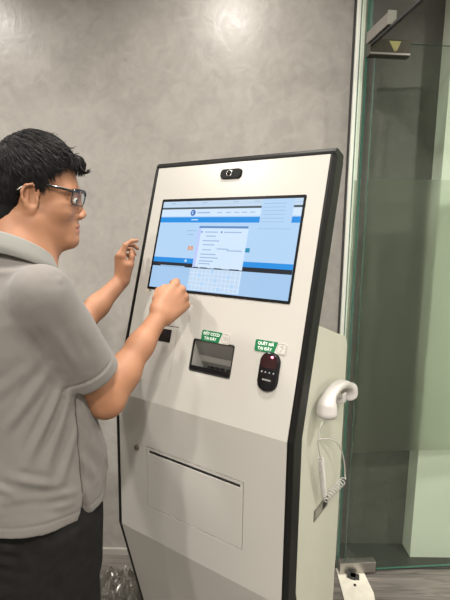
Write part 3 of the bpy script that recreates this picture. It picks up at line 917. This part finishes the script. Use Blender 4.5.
def torso_fn(st, grow=0., sq=2.3):
    zs = np.array([s[0] for s in st]); A = np.array([s[1:] for s in st])
    def fn(P):
        q = (P-G)@BR.T; z = np.clip(q[:, 2], zs[0], zs[-1])
        cf, rf, rl = [np.interp(z, zs, A[:, i]) for i in range(3)]
        rf = rf+grow; rl = rl+grow
        e = (np.abs((q[:, 0]-cf)/rf)**sq+np.abs(q[:, 1]/rl)**sq)**(1/sq)
        d = (e-1)*np.minimum(rf, rl)*1.0
        return np.maximum(d, np.maximum(zs[0]-q[:, 2], q[:, 2]-zs[-1]))
    return fn
NF = (NECK-G)@PF; NLAT = (NECK-G)@PL
TOR = [(.76, .0, .125, .175), (.86, .005, .125, .172), (.95, .010, .122, .165), (1.04, .008, .116, .160), (1.14, .002, .114, .166), (1.24, -.004, .114, .166), (1.31, -.010, .102, .156), (1.36, -.012, .082, .135), (1.40, -.012, .062, .09)]
tb = bl(-.2, -.25, .5), bl(.2, .25, 1.5)
TLO = np.minimum(*tb)-np.array((.25, .25, 0)); THI = np.maximum(*tb)+np.array((.25, .25, 0))
TLO[2], THI[2] = .72, 1.46

def arm(S, E, W, sh=1.):
    f1 = E+(W-E)*.28
    return [RC(S, S+(E-S)*.45, .048, .051, .02), RC(S+(E-S)*.4, E, .051, .0425, .03), RC(E, f1, .0395, .0380, .03), RC(f1, E+(W-E)*.62, .0380, .0315, .03), RC(E+(W-E)*.6, W, .0315, .0240, .02)]

def hand(W, X, Yr, right, flex, spread=(.12, .03, -.06, -.16), thumb=None, s=1.):
    """W wrist, X towards the knuckles, Yr towards the thumb"""
    X = unit(X); Yr = unit(np.array(Yr, float)-X*(np.array(Yr, float)@X)); Z = np.cross(X, Yr)*(1 if right else -1)
    def T(x, y, z): return W+(X*x+Yr*y+Z*z)*s
    pr = []
    mcp = [(.088, .029, .000), (.091, .008, .004), (.086, -.0125, .002), (.077, -.031, -.003)]
    lens = [(.041, .025, .021), (.045, .028, .022), (.042, .027, .022), (.033, .020, .019)]
    rads = [(.0100, .0088, .0078, .0068), (.0102, .0090, .0080, .0070), (.0098, .0086, .0076, .0066), (.0088, .0076, .0068, .0060)]
    for i, m in enumerate(mcp):
        pr.append(RC(T(.0, m[1]*.55, -.001), T(*m[:2], m[2]-.003), .0165*s, .0118*s, .012))
    pr.append(RC(T(.012, .016, -.010), T(.055, .036, -.016), .017*s, .0125*s, .015))     # thenar
    pr.append(RC(T(.010, -.018, -.010), T(.055, -.026, -.012), .0155*s, .012*s, .015))   # hypothenar
    for i, m in enumerate(mcp):
        base = T(*m); a = 0.; p = base
        side = math.sin(spread[i])
        for j, L in enumerate(lens[i]):
            a += math.radians(flex[i][j])
            d = X*math.cos(a)-Z*math.sin(a)+Yr*side*max(0, math.cos(a)); d = unit(d)
            n = p+d*L*s
            pr.append(RC(p, n, rads[i][j]*s, rads[i][j+1]*s, .0035 if j else .006)); p = n
    t = thumb or [(.030, .034, -.018), (.060, .050, -.030), (.086, .050, -.040), (.106, .044, -.046)]
    tr = [.0125, .0110, .0100, .0080]
    for j in range(3): pr.append(RC(T(*t[j]), T(*t[j+1]), tr[j]*s, tr[j+1]*s, .006))
    return pr

XR_ = np.array((-.1105, 1.233, 1.336))-W_R
handR = hand(W_R, XR_, (-.25, .2, .95), True,
             [(46, 20, 12), (62, 72, 40), (68, 78, 45), (72, 78, 45)],
             thumb=[(.030, .030, -.020), (.058, .036, -.036), (.084, .030, -.046), (.104, .022, -.048)], spread=(-.15, .0, -.04, -.10), s=1.06)
handL = hand(W_L, (-.06, .04, 1.0), (.55, -.83, 0), False,
             [(20, 38, 28), (36, 54, 38), (44, 58, 40), (50, 58, 40)],
             thumb=[(.026, .026, -.018), (.056, .034, -.028), (.084, .034, -.034), (.104, .028, -.036)], s=.86)

def leg(s):
    hip = bl(.0, s*.088, .86); knee = bl(.035, s*.095, .47); ank = bl(-.02, s*.10, .09)
    return hip, knee, ank
legs = []
for s in (1, -1):
    h_, k_, a_ = leg(s); legs += [RC(h_+PL*s*-.02, k_, .060, .055, .03), RC(k_, a_, .055, .04, .03)]
body = head+neck+arm(S_R, E_R, W_R)+arm(S_L, E_L, W_L)+handR+handL+[FN(torso_fn(TOR, -.035), TLO, THI, .03)]+legs
V, Q = surface(body, .0026, 1)
ql = ((V[Q].mean(1)-HC_)@HR.T)
lips = (ql[:, 0] > .080) & (np.abs(ql[:, 1]) < .0225) & (ql[:, 2] > -.0650) & (ql[:, 2] < -.0425) & (np.abs(ql[:, 1]) < .0225*np.sqrt(np.clip(1-((ql[:, 2]+.0522)/.0115)**2, 0, 1)))
M_SKIN = mat('skin', (.345, .162, .086), .58, var=.05, vscale=18, bump=.12, bscale=700, sss=.12)
M_LIPS = mat('lip_skin', (.36, .125, .09), .4, sss=.1)
person = quad_mesh('person', V, Q, [M_SKIN, M_LIPS], None, shift=G, mat_idx=lips)
person.location = G
tag(person, 'person in grey polo shirt, dark jeans and glasses touching the kiosk screen', 'person')

def pchild(name, V, Q, mats, parent=person, **kw): return quad_mesh(name, V, Q, mats, parent, shift=G, **kw)
def pbm(name, bm, mats, parent=person, **kw):
    bmesh.ops.translate(bm, verts=bm.verts, vec=-Vector(G)); return bm_obj(name, bm, mats, parent, **kw)

# ---- eyes, brows
M_EYE = mat('eye_white', (.75, .72, .68), .15); M_IRIS = mat('dark_iris', (.015, .009, .006), .08)
for s in (1, -1):
    bm = bmesh.new()
    c = Vector(hp_(.0805, s*.0345, .0118)); look = Vector(HF*.95-HU*.2-HL_*.16).normalized()
    bmesh.ops.create_uvsphere(bm, u_segments=24, v_segments=16, radius=.0118, matrix=Matrix.Translation(c))
    for f in bm.faces:
        f.smooth = True
        if (f.calc_center_median()-c).normalized().dot(look) > .80: f.material_index = 1
    pbm('eye', bm, [M_EYE, M_IRIS])
M_HAIR = mat('black_hair', (.009, .008, .008), .55, spec=.22)
for s in (1, -1):
    bm = bmesh.new()
    for k in range(34):
        t = rng.random(); x0 = .0965-.016*t**1.5; y0 = s*(.012+.040*t); z0 = .0315+.004*math.sin(t*2.6)+rng.normal()*.0016
        a = Vector(hp_(x0+.001, y0, z0)); b = Vector(hp_(x0-.002, y0+s*.010, z0+.0015+rng.normal()*.001)); m_ = (a+b)/2+Vector(HF*.0012)
        add_tube(bm, [a, m_, b], [.0009, .0008, .0003], 4)
    pbm('eyebrow', bm, M_HAIR)

# ---- hair
EC = np.array((-.006, 0, .050)); ER = np.array((.094, .075, .092))
AZ = np.radians([0, 25, 45, 58, 68, 76, 84, 96, 108, 122, 140, 180]); ZM = np.array([.096, .093, .082, .062, .048, .016, .026, .034, .020, -.030, -.052, -.060])
def zmin(az): return np.interp(np.abs(az), AZ, ZM)
def hair_fn(P):
    q = ((P-HC_)@HR.T)/HS; qc = q-EC
    az = np.arctan2(q[:, 1], q[:, 0]+.006)
    r = ER+np.array((.011, .011, .026))
    k0 = np.linalg.norm(qc/r, axis=1); k1 = np.linalg.norm(qc/r**2, axis=1)
    d = k0*(k0-1)/np.maximum(k1, 1e-6)
    d = d-.0022*np.sin(az*17+q[:, 2]*60)*np.sin(q[:, 2]*95+az*5)-.0020*np.sin(q[:, 0]*140+q[:, 1]*60)
    # follow the nape: below the skull hair hugs the neck
    low = zmin(az)+.004*np.sin(az*31)
    cyl = np.hypot((q[:, 0]+.028)/.062, q[:, 1]/.066)-1
    d2 = np.where((q[:, 2] < .03) & (q[:, 0] < -.02), cyl*.06, 1.)
    d2 = np.maximum(d2, q[:, 2]-.03)
    d = np.minimum(d, d2)
    return np.maximum(d, (low-q[:, 2])*.75)
V, Q = surface([FN(hair_fn, HC_-.14, HC_+.16, .0)], .0028, 2)
hair = pchild('hair', V, Q, mat('black_hair_base', (.007, .0065, .0065), .85, spec=.1))
bm = bmesh.new()
def scalp(az, el, grow=0.):
    d = np.array((math.cos(el)*math.cos(az), math.cos(el)*math.sin(az), math.sin(el)))
    return EC+(ER+grow)*d
cnt = 0
while cnt < 5200:
    az = rng.uniform(-math.pi, math.pi); el = math.asin(rng.uniform(-.75, 1))
    p = scalp(az, el, .010)
    a2 = math.atan2(p[1], p[0]+.006)
    if p[2] < zmin(a2)+.006: continue
    cnt += 1
    nrm = unit((p-EC)/ER**2)
    front = max(0., math.cos(a2))
    crown = np.array((-.05, .01, .12))
    fl = p-crown; fl = fl-nrm*(fl@nrm)
    fl = unit(fl+1e-6)+np.array((.55*max(0, p[2]-.03)*10, 0, -.25))
    fl = fl-nrm*(fl@nrm)+rng.normal(size=3)*.22; fl = unit(fl-nrm*(fl@nrm))
    L = rng.uniform(.022, .040)*(1.1 if p[2] > .05 else .7)
    if p[2] < .02: L *= .8
    if p[2] < zmin(a2)+.028: L *= .5
    lift = rng.uniform(.001, .006)*(1.3 if p[2] > .07 else .6)
    pts = []
    for t in (0, .3, .6, .85, 1.):
        q = p+fl*L*t
        e = (q-EC)/(ER+np.array((.007, .009, .022))+lift*math.sin(t*2.2)); q = EC+(ER+np.array((.007, .009, .022))+lift*math.sin(t*2.2))*e/np.linalg.norm(e)
        pts.append(hp_(*q))
    w_ = rng.uniform(.0006, .0013)
    add_tube(bm, pts, [w_, w_, w_*.8, w_*.45, .0002], 4, caps=False)
# fringe over the forehead
for k in range(420):
    y = rng.uniform(-.062, .062); c = math.cos(y/.085*1.3)
    x0 = .066*c+.010+rng.normal()*.004; z0 = .113+rng.normal()*.006
    x1 = .094*c+rng.normal()*.003; zt = .086-.012*rng.random()+abs(y)*.03
    tip = np.array((x1+.004+rng.uniform(-.002, .006), y*1.06+rng.normal()*.006, zt))
    mid = np.array(((x0+x1)/2+.016*c, y+rng.normal()*.003, (z0+zt)/2+.010))
    pts = catmull([hp_(x0, y, z0), hp_(*mid), hp_(*tip)], 3)
    w_ = rng.uniform(.0008, .0016)
    add_tube(bm, pts, [w_*.8, w_, w_, w_*.9, w_*.7, w_*.4, .0002], 4, caps=False)
# a few flicked-up tips and stray hairs
for k in range(34):
    az = rng.uniform(-1.5, 1.5) if k < 22 else rng.uniform(-math.pi, math.pi); el = rng.uniform(.7, 1.4); p = scalp(az, el, .012); n_ = unit((p-EC)/ER**2)
    d = unit(np.array((.8, rng.normal()*.5, .1)))
    L = rng.uniform(.014, .028); q1 = p+d*L*.5+n_*.008; q2 = p+d*L+n_*rng.uniform(.006, .016)
    add_tube(bm, catmull([hp_(*p), hp_(*q1), hp_(*q2)], 3), [.0009]*4+[.0006, .0004, .0001], 4, caps=False)
for k in range(22):
    y = -.02+rng.normal()*.014; b0 = np.array((.094, y, .092+rng.normal()*.004))
    add_tube(bm, catmull([hp_(*b0), hp_(.107, y, .082), hp_(.117+rng.normal()*.003, y+rng.normal()*.004, .090+rng.normal()*.004)], 3), [.0014, .0014, .0012, .001, .0008, .0005, .0001], 4, caps=False)
pbm('hair_strands', bm, M_HAIR, hair)

# ---- glasses
M_FRAME = mat('black_acetate', (.010, .010, .010), .2, coat=.3); M_LENS = glass_mat('lens_glass', (.97, .98, .98), .01, ior=1.18)
M_TIP = mat('pale_metal', (.55, .50, .44), .3, metal=.6)
bm = bmesh.new()
gx = .111
def lensp(s, x, y): return hp_(gx-.036*((abs(y))/.066)**2-.004*(1 if x < 0 else 0)*0-(.006*(-x)/.02 if x < 0 else 0), y, .0185+x)
loops = {}
for s in (1, -1):
    loop = [lensp(s, zz, s*(.0345+yy)) for yy, zz in rounded_rect(.052, .037, .012, 5)]
    loops[s] = loop
    n_ = len(loop)
    rr_ = [(.0026 if (hpz > .010) else .0013) for hpz in [zz for yy, zz in rounded_rect(.052, .037, .012, 5)]]
    add_tube(bm, loop, rr_, 6, closed=True)
add_tube(bm, [lensp(1, .008, .0085), lensp(1, .011, 0), lensp(1, .008, -.0085)], .0018, 6)
gl_ = pbm('glasses', bm, M_FRAME)
for s in (1, -1):
    bm = bmesh.new(); f = bm.faces.new([bm.verts.new(q) for q in loops[s]])
    f2 = bm.faces.new([bm.verts.new(q+HF*.0012) for q in loops[s]][::-1])
    pbm('lens', bm, M_LENS, gl_)
    bm = bmesh.new()
    T_ = catmull([hp_(.0795, s*.0615, .0310), hp_(.060, s*.0735, .0335), hp_(.030, s*.079, .0365), (hp_(-.004, s*.0815, .037))], 4)
    add_tube(bm, T_, [.0032]*len(T_), 6, 0)
    T_ = catmull([hp_(-.004, s*.0815, .037), hp_(-.022, s*.0835, .030), hp_(-.038, s*.081, .018)], 4)
    add_tube(bm, T_, [.0014]*len(T_), 6, 1)
    pbm('temple', bm, [M_FRAME, M_TIP], gl_)

# ---- polo shirt
M_SHIRT = mat('grey_pique', (.152, .140, .128), .85, var=.03, vscale=60, bump=.35, bscale=900, sheen=.15)
HEM = .862
SHT = [(.74, .006, .158, .176), (.84, .008, .162, .180), (.92, .014, .163, .180), (.97, .014, .158, .177), (1.03, .010, .146, .172), (1.10, .004, .136, .166), (1.18, .0, .130, .164), (1.25, -.005, .126, .164), (1.31, -.010, .112, .160), (1.36, -.012, .092, .140), (1.40, -.012, .070, .100)]
def sleeve(S, E):
    d = unit(E-S); Lc = .205
    c = S+d*Lc
    pl = FN(lambda P: (P-c)@d, S-.3, S+.3, 0)
    def cap(P):
        t = np.clip((P-S)@d, -.02, .3); r = np.interp(t, (0, .08, .215), (.0620, .0655, .0640))
        q = (P-S)-t[:, None]*d
        return np.maximum(np.linalg.norm(q, axis=1)-r, (P-c)@d)
    return FN(cap, S-.29, S+.29, .013), c, d
slR, cR, dR = sleeve(S_R, E_R); slL, cL, dL = sleeve(S_L, E_L)
def fold(a, b, r=.010, dip=.004, k=.02): return RC(np.array(a)-0, np.array(b), r, r*.5, k)
sh = [FN(torso_fn(SHT, 0., 2.25), TLO-.05, THI+.05, .05),
      RC(NECK+PL*.02-UP*.066-PF*.01, S_L+UP*.002, .060, .058, .045), RC(NECK-PL*.02-UP*.066-PF*.01, S_R+UP*.002, .060, .058, .045),
      RC(NECK-UP*.035-PF*.005, NECK-UP*.07, .070, .084, .04), slR, slL]
sh.append(FN(lambda P: P[:, 2]-(HEM+-.006*np.clip(((P-G)@PF)/.14, -1, 1)), TLO-.3, np.array((9, 9, HEM+.03)), 0, '-'))
# side vent and seam on the right side
sv = bl(.035, -.2, HEM)
sh.append(RC(bl(.060, -.186, HEM-.04), bl(.055, -.176, HEM+.055), .034, .001, .002, '-'))
V, Q = surface(sh, .0034, 2)
# cloth folds: soft ridges along lines on the cloth
N_ = vert_normals(V, Q)
qb = (V-G)@BR.T
disp = np.zeros(len(V))
def seg_dist(P, a, b):
    a, b = np.array(a, float), np.array(b, float); ba = b-a; t = np.clip(((P-a)@ba)/(ba@ba), 0, 1)
    return np.linalg.norm(P-a-t[:, None]*ba, axis=1), t
AX = S_R-UP*.10-PF*.03-PL*.01
FOLDS = []
def F(a, b, h, w): FOLDS.append((a, b, h, w))
armpit = bl(.03, -.165, 1.20)
def FB(a, b, h, w): F(bl(*a), bl(*b), h, w)
# pulls from the armpit down and back
FB((.03, -.168, 1.19), (-.06, -.158, 1.02), .0065, .008); FB((.045, -.165, 1.17), (-.03, -.165, .985), .006, .009)
FB((.0, -.165, 1.22), (-.10, -.135, 1.08), .0055, .009); FB((-.03, -.163, 1.235), (-.13, -.09, 1.13), .0045, .010)
FB((.055, -.166, 1.09), (.0, -.176, .955), .006, .009)
# slack over the waist
FB((-.10, -.138, .955), (.03, -.180, .935), .0065, .008); FB((-.11, -.12, .925), (.02, -.182, .912), .006, .007)
FB((-.085, -.145, 1.0), (-.01, -.178, .965), .005, .008); FB((-.12, -.10, .985), (-.07, -.155, .960), .005, .008)
FB((.05, -.175, 1.02), (.09, -.163, .93), .006, .010); FB((.085, -.155, 1.04), (.115, -.14, .95), .006, .010)
FB((-.13, -.04, 1.22), (-.10, -.135, 1.19), .004, .010); FB((-.14, .03, 1.08), (-.115, -.09, 1.03), .005, .010)
# shoulder seam and sleeve creases
FB((-.055, -.185, 1.315), (.012, -.170, 1.195), .004, .007); FB((-.060, -.165, 1.36), (.02, -.205, 1.405), .0035, .006)
FB((-.065, -.150, 1.345), (-.01, -.200, 1.40), .0035, .006)
FB((-.02, -.195, 1.33), (.055, -.195, 1.20), .0045, .009); FB((.02, -.200, 1.30), (.06, -.198, 1.22), .004, .008)
for a, b, h, w in FOLDS:
    d, t = seg_dist(V, a, b); disp += h*np.exp(-(d/w)**2)*np.sin(np.pi*np.clip(t, .05, .95))-h*.5*np.exp(-((d-2*w)/w)**2)*np.sin(np.pi*np.clip(t, .05, .95))
xn = qb[:, 0]; hz = qb[:, 2]-(HEM+-.006*np.clip(xn/.14, -1, 1))
disp -= .0016*np.exp(-((hz-.024)/.0022)**2)
tR = (V-S_R)@dR; rad_ = np.linalg.norm(V-S_R-tR[:, None]*dR, axis=1)
insl = (rad_ < .085) & (tR > .05)
disp += np.where(insl & (tR > .177), .0022, 0)-np.where(insl, .0022*np.exp(-((tR-.176)/.0028)**2), 0)
disp -= .0050*np.exp(-((qb[:, 0]-.055-.05*(1.0-qb[:, 2])*0)/.0036)**2)*((qb[:, 1] < -.12) & (qb[:, 2] < 1.15))
disp += .0012*np.sin(qb[:, 2]*38+qb[:, 1]*22+2*np.sin(qb[:, 0]*30))*np.clip((1.25-qb[:, 2])*4, 0, 1)
V = V+N_*disp[:, None]
shirt = pchild('polo_shirt', V, Q, M_SHIRT)

from mathutils.bvhtree import BVHTree
bvh = BVHTree.FromPolygons([tuple(v) for v in V], [tuple(int(i) for i in q) for q in Q])
sm = []
for z in np.arange(.925, 1.145, .012):
    h_ = bvh.ray_cast(Vector(bl(.050, -.5, z)), Vector(PL))
    if h_[0] is not None: sm.append(h_[0]-Vector(PL)*.0002)
bm = bmesh.new(); add_tube(bm, sm, .0013, 6)
pbm('side_seam', bm, mat('dark_thread', (.055, .05, .045), .9), shirt)

# collar
M_COLLAR = mat('grey_rib_collar', (.19, .19, .172), .85, bump=.4, bscale=500, sheen=.1)
bm = bmesh.new()
CN = NECK+UP*.040+PF*.004
rows = []
na = 64
for k in range(na+1):
    th = math.radians(14+(332)*k/na)                # opening at the throat
    c_, s_ = math.cos(th), math.sin(th)
    front = (1+c_)/2
    def cpnt(rf, rl, dz, th_=th):
        return CN+PF*(rf*c_)+PL*(rl*s_)+UP*(dz-.050*front**1.3+ .012*(1-front))
    leaf = .036+.016*front**3
    flare = .012
    rows.append([cpnt(.060, .066, -.004), cpnt(.0615, .0675, .003), cpnt(.065, .071, .0045), cpnt(.0685, .0745, .001), cpnt(.072+flare*.5, .079+flare*.6, -leaf*.5), cpnt(.072+flare*1.2, .079+flare*1.3, -leaf), cpnt(.070+flare*1.2, .077+flare*1.3, -leaf-.002), cpnt(.066+flare*.5, .073+flare*.6, -leaf*.5)])
vr = [[bm.verts.new(q) for q in r] for r in rows]
for a, b in zip(vr[:-1], vr[1:]):
    for i in range(8): bm.faces.new((a[i], a[(i+1) % 8], b[(i+1) % 8], b[i]))
bm.faces.new(vr[0]); bm.faces.new(vr[-1][::-1])
pbm('collar', bm, M_COLLAR, shirt, smooth=True)

# ---- jeans
M_JEAN = mat('black_denim', (.0115, .011, .0105), .9, spec=.15, var=.2, vscale=40, bump=.35, bscale=600)
JT = [(.70, .012, .146, .150), (.80, .014, .152, .155), (.88, .014, .150, .155), (.98, .008, .128, .150)]
jl = bl(-.2, -.25, .66), bl(.2, .25, .98)
JLO = np.minimum(*jl)-.2; JHI = np.maximum(*jl)+.2; JLO[2], JHI[2] = .68, .98
jp = [FN(torso_fn(JT, 0., 2.2), JLO, JHI, .03)]
for s in (1, -1):
    h_, k_, a_ = leg(s)
    jp += [RC(h_-UP*.04+PF*.022-PL*s*.012, k_, .102, .084, .04), RC(k_, a_-UP*.02, .084, .066, .04)]
jp.append(RC(bl(-.16, 0, .72), bl(-.13, 0, .86), .012, .004, .03, '-'))
V, Q = surface(jp, .0042, 2)
Nj = vert_normals(V, Q); dj = np.zeros(len(V))
for a, b, h, w in (((-.11, -.10, .835), (.0, -.155, .80), .006, .010), ((-.12, -.08, .80), (-.03, -.145, .775), .006, .010), ((-.13, -.05, .765), (-.06, -.125, .75), .006, .011), ((-.08, -.05, .50), (.02, -.17, .46), .006, .012), ((-.07, -.04, .46), (.02, -.17, .43), .005, .012), ((-.06, -.05, .16), (.03, -.16, .13), .006, .012), ((-.08, .15, .50), (.0, .05, .46), .006, .012), ((-.07, .15, .16), (.0, .05, .13), .006, .012), ((.02, -.16, .80), (.10, -.12, .83), .004, .010), ((.0, -.15, .74), (.08, -.12, .765), .004, .010)):
    d, t = seg_dist(V, bl(*a), bl(*b)); dj += 1.7*(h*np.exp(-(d/w)**2)-h*.5*np.exp(-((d-2*w)/w)**2))*np.sin(np.pi*np.clip(t, .05, .95))
V = V+Nj*dj[:, None]
jeans = pchild('jeans', V, Q, M_JEAN)
# ---- shoes
M_SHOE = mat('black_leather', (.015, .015, .015), .4); M_SOLE = mat('pale_rubber', (.5, .5, .47), .6)
for s in (1, -1):
    h_, k_, a_ = leg(s); c = np.array((a_[0], a_[1], 0))
    pr = [RC(c-PF*.035+UP*.045, c+PF*.03+UP*.048, .040, .042, .03), RC(c+PF*.02+UP*.042, c+PF*.16+UP*.030, .042, .034, .03), RC(c+UP*.06, c+UP*.10, .040, .042, .03)]
    pr.append(FN(lambda P: P[:, 2]-.010, c-.3, np.array((9, 9, .02)), 0, '-'))
    V, Q = surface(pr, .004, 2); so = pchild('shoe', V, Q, M_SHOE)
    pr = [RC(c-PF*.04+UP*.016, c+PF*.165+UP*.016, .042, .040, .01), FN(lambda P: P[:, 2]-.0, c-.3, np.array((9, 9, .01)), 0, '-'), FN(lambda P: .022-P[:, 2], c-.3, c+.3, 0, '-')]
    V, Q = surface(pr, .004, 1); pchild('sole', V, Q, M_SOLE, so)
#PERSON_END

# ------------------------------------------------------------------ light
def downlight_or_fill(x, y, power, size=.12, spread=150, col=(1, .945, .875)):
    l = bpy.data.lights.new('downlight_or_fill', 'AREA'); l.shape = 'DISK'; l.size = size; l.energy = power; l.color = col
    l.spread = math.radians(spread)
    o = bpy.data.objects.new('downlight_or_fill', l); COL.objects.link(o); o.location = (x, y, CEIL_Z-.01)
for x, y, pw in ((.02, 1.0, 19), (-1.36, 1.0, 24), (.02, -.5, 50), (-1.36, -.5, 36), (1.45, -.5, 20), (1.65, 1.0, 32), (.02, -1.9, 36), (-1.36, -1.9, 22), (.02, 1.6, 4), (-1.36, 1.6, 5)):  # the pair closest to the back wall is added, unseen, to brighten its top
    downlight_or_fill(x, y, pw)
w = bpy.data.worlds.new('world'); scene.world = w; w.use_nodes = True
w.node_tree.nodes['Background'].inputs[0].default_value = (.9, .88, .84, 1)
w.node_tree.nodes['Background'].inputs[1].default_value = .0
vs = scene.view_settings
vs.view_transform = 'Standard'; vs.look = 'None'; vs.gamma = 1; vs.use_curve_mapping = False; vs.exposure = -0.08
